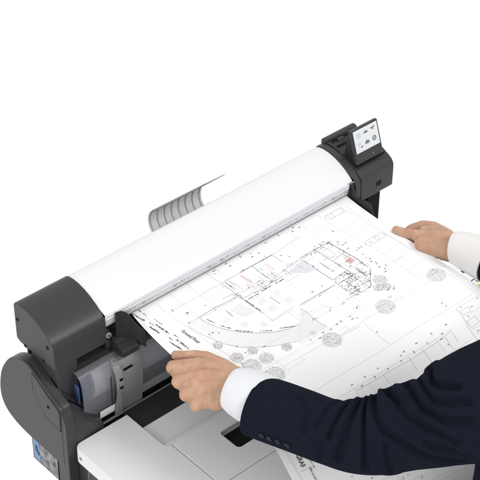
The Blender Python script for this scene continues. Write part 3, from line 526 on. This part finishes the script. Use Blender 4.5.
for x, s, r in TREES:
    x, s, r = x/1e4, s/1e4, r/1e4
    ipoly([(x+r*math.cos(a), s+r*math.sin(a)) for a in [k*math.pi/16 for k in range(32)]], 't', .0002)
    ring = []
    for k in range(29):
        a = k*math.pi/14; q = r*(1+.05*math.sin(a*9)); ring.append((x+q*math.cos(a), s+q*math.sin(a)))
    stroke(ring, .0005, 'a', .0003)
    for k in range(int(26+r*2200)):
        a = rd.uniform(0, 6.28); q = r*math.sqrt(rd.random())*.95; L = rd.uniform(.0015, .004); b = rd.uniform(0, 6.28)
        stroke([(x+q*math.cos(a), s+q*math.sin(a)), (x+q*math.cos(a)+L*math.cos(b), s+q*math.sin(a)+L*math.sin(b)), (x+q*math.cos(a)+L*math.cos(b+1), s+q*math.sin(a)+L*1.3*math.sin(b+.9))], .0006, rd.choice('aaab'), .0004)
for x, s, r in SQUARES:
    x, s, r = x/1e4, s/1e4, r/1e4*.8
    for k in range(5):
        o = -r+2*r*k/4; stroke([(x-r, s+o), (x+r, s+o)], .0004, 'a'); stroke([(x+o, s-r), (x+o, s+r)], .0004, 'a')
def clip_hatch(poly, ang, step, w, code):
    c, s_ = math.cos(ang), math.sin(ang)
    P = [(x*c+y*s_, -x*s_+y*c) for x, y in poly]; lo = min(p[1] for p in P); hi = max(p[1] for p in P); y = lo+step/2
    while y < hi:
        xs = []
        for (a, b), (d, e) in zip(P, P[1:]+P[:1]):
            if (b-y)*(e-y) < 0: xs.append(a+(d-a)*(y-b)/(e-b))
        xs.sort()
        for a, b in zip(xs[::2], xs[1::2]): stroke([(a*c-y*s_, a*s_+y*c), (b*c-y*s_, b*s_+y*c)], w, code)
        y += step
clip_hatch(pairs(HATCH), .02, .0032, .0011, 'p'); clip_hatch(pairs(HATCH), 1.58, .0032, .0006, 'p')
clip_hatch(pairs(TERRACE), .8, .0032, .0003, 'a'); clip_hatch(pairs(TERRACE), -.8, .0032, .0003, 'a')
clip_hatch(pairs(REDSQ), .1, .0022, .0009, 'r'); clip_hatch(pairs(REDSQ), 1.6, .0045, .0006, 'r')
# radial terrace boards between the two arcs
ao = cr(pairs(ARCOUT), 14); ai = cr(pairs(ARCIN), 14)
def along(P, t):
    D = [0]
    for a, b in zip(P, P[1:]): D.append(D[-1]+math.dist(a, b))
    d = t*D[-1]
    for i in range(1, len(D)):
        if D[i] >= d-1e-9:
            q = (d-D[i-1])/max(D[i]-D[i-1], 1e-9); return (P[i-1][0]+(P[i][0]-P[i-1][0])*q, P[i-1][1]+(P[i][1]-P[i-1][1])*q)
    return P[-1]
for k in range(74): stroke([along(ao, k/73), along(ai, k/73)], .0006, 'a')
stroke(ao, .0006, 'a'); stroke(ai, .0006, 'b')
# real lettering
def lettering(txt, x0, s0, x1, s1, code, flip=1, length=None):
    cu = bpy.data.curves.new("t", 'FONT'); cu.body = txt; cu.size = 1; cu.offset = .02
    o = bpy.data.objects.new("t", cu); COL.objects.link(o); bpy.context.view_layer.update()
    me = bpy.data.meshes.new_from_object(o.evaluated_get(bpy.context.evaluated_depsgraph_get()))
    wid = max(v.co.x for v in me.vertices); L = math.hypot(x1-x0, s1-s0); k = L/wid
    ux, us = (x1-x0)/L, (s1-s0)/L; nx, ns = us, -ux
    if nx < 0: nx, ns = -nx, -ns
    i0 = len(pv)
    for v in me.vertices: pv.append(on_paper(x0+k*(ux*v.co.x+nx*v.co.y*1.3), s0+k*(us*v.co.x+ns*v.co.y*1.3), .0006))
    for p in me.polygons: pf.append(tuple(i0+a for a in p.vertices)); pi.append(1+CODES.index(code))
    bpy.data.objects.remove(o); bpy.data.curves.remove(cu); bpy.data.meshes.remove(me)
(x0, s0), (x1, s1) = pairs(BLOCKTXT); lettering("Ground Floor", x0, s0, x1, s1, 'd')
(x0, s0), (x1, s1) = pairs(GRAFTXT); lettering("GRAF", x0, s0, x1, s1, 'd')
me = bpy.data.meshes.new("floor_plan_sheet"); me.from_pydata(pv, [], pf); me.update()
sheet = bpy.data.objects.new("floor_plan_sheet", me); COL.objects.link(sheet)
for m in [PAPERW]+[INK[c] for c in CODES]: me.materials.append(m)
me.polygons.foreach_set("material_index", pi)
for p in me.polygons: p.use_smooth = p.material_index == 0
me.update()
sheet["label"] = "large white architectural floor plan sheet feeding under the white lid"; sheet["category"] = "floor plan"

# second printed sheet lying beyond the plan's right edge
PS0 = Vector((.905, -.36, -.075))
ps = mesh("printed_sheet", [(.97, -.150, -.250), (1.26, -.150, -.250), (1.26, -.46, -.250), (.97, -.46, -.250), (.97, -.150, -.2507), (1.26, -.150, -.2507), (1.26, -.46, -.2507), (.97, -.46, -.2507)],
          [(0, 1, 2, 3), (7, 6, 5, 4), (0, 4, 5, 1), (1, 5, 6, 2), (2, 6, 7, 3), (3, 7, 4, 0)], PAPERW, None, smooth=False)
ps["label"] = "small colour printed sheet with black and yellow marks, mostly hidden under the right cuff"; ps["category"] = "printed sheet"
def mark(x0, x1, y0, y1, m):
    z = lambda y: -.2500
    mesh("printed_mark", [(x0, y0, z(y0)+.0006), (x1, y0, z(y0)+.0006), (x1, y1, z(y1)+.0006), (x0, y1, z(y1)+.0006)], [(0, 1, 2, 3)], m, ps, smooth=False)
mark(1.044, 1.058, -.193, -.183, INK['d']); mark(1.035, 1.09, -.2255, -.2225, INK['d']); mark(1.043, 1.065, -.238, -.229, INK['b'])
YEL = mat("yellow_ink", (.62, .60, .05), .7, .1); mark(1.034, 1.052, -.262, -.244, YEL)


# ================================================================= THE PERSON
person = empty("person", (.68, -.96, -.60), "person in a navy suit jacket and white shirt holding both edges of the floor plan", "person")
def capsule_cloud(bm, chain, step=.35):
    """overlapping balls along a chain of (x,y,z,r)"""
    for (a, b) in zip(chain, chain[1:]):
        A, B = Vector(a[:3]), Vector(b[:3]); L = (B-A).length; n = max(1, int(L/(min(a[3], b[3])*step)))
        for k in range(n+1):
            t = k/n; p = A.lerp(B, t); r = a[3]*(1-t)+b[3]*t
            bmesh.ops.create_icosphere(bm, subdivisions=3 if r < .03 else 2, radius=r, matrix=Matrix.Translation(p))
bm = bmesh.new()
for n_, ch in LEFT_HAND+RIGHT_HAND: capsule_cloud(bm, ch)
def arm_chain(path, r): return [(x, y, z, r) for x, y, z, _ in path]
def joined(hand_end, path, sl): return [hand_end+(.027,)]+[(x, y, z, .030+.012*i/len(path)) for i, (x, y, z, _) in enumerate(path)]
capsule_cloud(bm, joined(LEFT_HAND[-1][1][-1][:3], LEFT_SLEEVE[1:], 0), .5)
capsule_cloud(bm, joined(RIGHT_HAND[-1][1][-1][:3], RIGHT_SLEEVE[1:], 0), .5)
SHL, SHR = Vector(LEFT_SLEEVE[-1][:3]), Vector(RIGHT_SLEEVE[-1][:3])
capsule_cloud(bm, [tuple(SHL)+(.05,), tuple(SHR)+(.05,)], .5)
# neck and head, just outside the right edge of the frame, bowed towards the sheet
HC = Vector((.700, -.930, .545)); FW = Vector((-.18, .90, -.40)).normalized(); SD = FW.cross(Vector((0, 0, 1))).normalized(); UPV = SD.cross(FW)
def hp(f_, s_, u_): return HC+FW*f_+SD*s_+UPV*u_
def ball(p, r): bmesh.ops.create_icosphere(bm, subdivisions=3, radius=r, matrix=Matrix.Translation(p))
capsule_cloud(bm, [(.672, -.930, .30, .058), (.690, -.930, .44, .056), tuple(hp(-.01, 0, -.02))+(.07,)], .4)
for q in ((-.020, 0, .030, .088), (.012, 0, .040, .080), (.030, 0, -.010, .066), (.038, .018, -.028, .048), (.038, -.018, -.028, .048), (.052, 0, -.070, .032), (.030, .034, -.055, .030), (.030, -.034, -.055, .030),
          (.086, 0, .005, .010), (.094, 0, -.007, .012), (.088, .010, -.012, .008), (.088, -.010, -.012, .008), (.077, .026, .022, .013), (.077, -.026, .022, .013), (.080, 0, -.040, .011), (.078, .012, -.040, .009), (.078, -.012, -.040, .009),
          (-.005, .083, .0, .017), (-.005, -.083, .0, .017), (-.003, .083, -.016, .012), (-.003, -.083, -.016, .012)):
    ball(hp(*q[:3]), q[3])
me = bpy.data.meshes.new("body"); bm.to_mesh(me); bm.free()
body = link("body", me, SKIN, person)
rm = body.modifiers.new("remesh", 'REMESH'); rm.mode = 'VOXEL'; rm.voxel_size = .0013; rm.use_smooth_shade = True
sm = body.modifiers.new("smooth", 'SMOOTH'); sm.factor = .6; sm.iterations = 13
tx = bpy.data.textures.new("skin_relief", 'CLOUDS'); tx.noise_scale = .012; tx.noise_depth = 3
dm = body.modifiers.new("relief", 'DISPLACE'); dm.texture = tx; dm.strength = .0014; dm.mid_level = .5; dm.texture_coords = 'LOCAL'

def loft(path, n_u, n_v, fold=None, flat=.86, up=Vector((-.42, -.52, .74)), inner=.004, cap_end=False):
    P = cr(path, n_u); N = len(P); frames = []
    for i in range(N):
        a = Vector(P[max(i-1, 0)][:3]); b = Vector(P[min(i+1, N-1)][:3]); t = (b-a).normalized()
        w = (up-t*up.dot(t)).normalized(); side = t.cross(w); frames.append((Vector(P[i][:3]), w, side, P[i][3]))
    def at(i, th, dr=0):
        c, w, sd, r = frames[i]; k = fold(i/(N-1), th) if fold else 0
        R = r*(1+k)+dr
        return c+w*math.cos(th)*R*flat+sd*math.sin(th)*R
    v = []; f = []
    for i in range(N):
        for j in range(n_v): v.append(at(i, 2*math.pi*j/n_v))
    for i in range(N-1):
        for j in range(n_v): f.append((i*n_v+j, i*n_v+(j+1) % n_v, (i+1)*n_v+(j+1) % n_v, (i+1)*n_v+j))
    # hem turned inward
    base = len(v)
    for dr, di in ((-.0012, 0), (-inner, 0), (-inner, 3)):
        for j in range(n_v): v.append(at(min(di, N-1), 2*math.pi*j/n_v, dr))
    rows = [list(range(n_v))]+[list(range(base+k*n_v, base+(k+1)*n_v)) for k in range(3)]
    for a, b in zip(rows, rows[1:]):
        for j in range(n_v): f.append((a[j], b[j], b[(j+1) % n_v], a[(j+1) % n_v]))
    f.append(tuple(rows[-1]))
    f.append(tuple((N-1)*n_v+j for j in range(n_v)))
    return v, f, at, N
def ridge(x): return (1-abs(math.sin(x)))**2
def sleeve_fold(s, th):
    ix = min(s*14, 13.999); i = int(ix); q = ix-i; U = SLV[i][0]*(1-q)+SLV[i+1][0]*q; Hh = SLV[i][1]*(1-q)+SLV[i+1][1]*q
    t2 = (th+math.pi) % (2*math.pi)-math.pi; V = Hh*t2*VS; g = 0
    for dep, wd, pl in CREASES:
        best = 1e9
        for (a, b), (c, d) in zip(pl[:-1], pl[1:]):
            ex, ey = c-a, d-b; t = max(0, min(1, ((U-a)*ex+(V-b)*ey)/(ex*ex+ey*ey))); dd = (U-a-ex*t)**2+(V-b-ey*t)**2
            if dd < best: best = dd
        if best < (5*wd)**2:
            best = math.sqrt(best); g += dep*(-math.exp(-(best/wd)**2)+.55*math.exp(-((best-2.1*wd)/(1.2*wd))**2))
    g += .008*math.sin(.21*U+V*.09)+.006*math.sin(.11*U-V*.16+1)
    return g/Hh+.012*math.sin(2*th+9*s)
def loose_fold(s, th):
    env = min(1, max(0, (s-.17)/.2)); e2 = min(1, s/.06)
    w = 0
    w -= .085*env*ridge(17*s+1.05*math.sin(th*1+.6)+.35*math.sin(3*th+5*s)+.3)
    w += .040*env*math.sin(25*s-1.7*math.cos(th+.8)+.7*math.sin(2*th+1))
    w -= .045*env*ridge(9*s-1.6*math.sin(th+1.9)+1.1)*max(0, math.cos(th*.5))
    w += .012*e2*math.sin(9*s+2*th)+.010*e2*math.sin(31*s+3*math.sin(th)+th*2)
    w += .006*e2*math.sin(57*s+4*math.sin(th+1)+3*th)
    return w
v, f, at, N = loft(LEFT_SLEEVE, 26, 180, sleeve_fold)
# torso, shoulders and right sleeve belong to the same jacket
v2, f2, at2, N2 = loft(RIGHT_SLEEVE, 16, 96, lambda s, th: .6*loose_fold(s*.8+.1, th+2))
o_ = len(v); v += v2; f += [tuple(a+o_ for a in q) for q in f2]
mid_ = (SHL+SHR)/2; ax = (SHR-SHL); ax.z = 0; hw = ax.length/2; ax.normalize(); fw = Vector((ax.y, -ax.x, 0))
if fw.y < 0: fw = -fw
TORSO = [(-.62, .31, .15), (-.45, .28, .14), (-.25, .225, .12), (-.15, .202, .12), (-.05, .195, .12), (.10, .215, .125), (.22, .225, .115), (.30, .21, .095), (.345, .15, .075), (.375, .075, .06)]
tt_ = cr(TORSO, 6); o_ = len(v); nt_ = 72; cen = Vector((.606, -.832, 0))
for z, a, b in tt_:
    for j in range(nt_):
        th = 2*math.pi*j/nt_; k = 1+.012*math.sin(5*th+z*14)
        p = Vector((cen.x, cen.y, 0))+ax*a*math.cos(th)*k+fw*b*math.sin(th)*k; v.append(Vector((p.x, p.y, z)))
for i in range(len(tt_)-1):
    for j in range(nt_): f.append((o_+i*nt_+j, o_+i*nt_+(j+1) % nt_, o_+(i+1)*nt_+(j+1) % nt_, o_+(i+1)*nt_+j))
f.append(tuple(o_+j for j in range(nt_))); f.append(tuple(o_+(len(tt_)-1)*nt_+j for j in range(nt_)))
hb = bmesh.new()
for q in ((-.026, 0, .042, .093), (.006, 0, .058, .082), (-.045, 0, .010, .080), (-.02, .04, .02, .056), (-.02, -.04, .02, .056), (-.045, 0, -.03, .062)):
    bmesh.ops.create_icosphere(hb, subdivisions=3, radius=q[3], matrix=Matrix.Translation(hp(*q[:3])))
hm = bpy.data.meshes.new("hair"); hb.to_mesh(hm); hb.free(); hair = link("hair", hm, mat("dark_hair", (.025, .016, .010), .6, .2, .9, 250), person)
r_ = hair.modifiers.new("remesh", 'REMESH'); r_.mode = 'VOXEL'; r_.voxel_size = .003; r_.use_smooth_shade = True
for s_ in (-1, 1):
    disc("eye", hp(.083, s_*.027, .012), FW, .008, .003, mat("eye_white", (.6, .6, .6), .2, .4), person, 20, .001)
    disc("iris", hp(.0861, s_*.027, .012), FW, .004, .0006, mat("iris_brown", (.04, .02, .01), .2, .4), person, 16)
jacket = mesh("jacket", v, f, SUIT, person, ang=75)
jr = jacket.modifiers.new("remesh", 'REMESH'); jr.mode = 'VOXEL'; jr.voxel_size = .0013; jr.use_smooth_shade = True
js = jacket.modifiers.new("smooth", 'SMOOTH'); js.factor = .5; js.iterations = 6
for th0, i0 in ((1.0, 79), (1.01, 89), (1.02, 98), (1.02, 107)):
    p = at(i0, th0); q = at(i0, th0, .01); nrm = (q-p).normalized()
    b = disc("button", p-nrm*.001, nrm, .0062, .0040, BUTTON, jacket, 28, .0012)
    disc("button_dish", p+nrm*.0031, nrm, .0040, .0004, mat("button_dish", (.012, .012, .014), .35, .2), b, 20)
def cuff(path, m, lab):
    vv, ff, a_, n_ = loft(path, 8, 90, lambda s, th: .012*math.sin(2*th+3*s)+.006*math.sin(5*th+s*4), inner=.0025)
    o = mesh("shirt_cuff", vv, ff, m, person, ang=75); o["label"] = lab
    return o
cuff(LEFT_CUFF, SHIRT, "white shirt cuff at the near hand"); cuff(RIGHT_CUFF, SHIRTBUFF, "off white shirt cuff at the far hand")
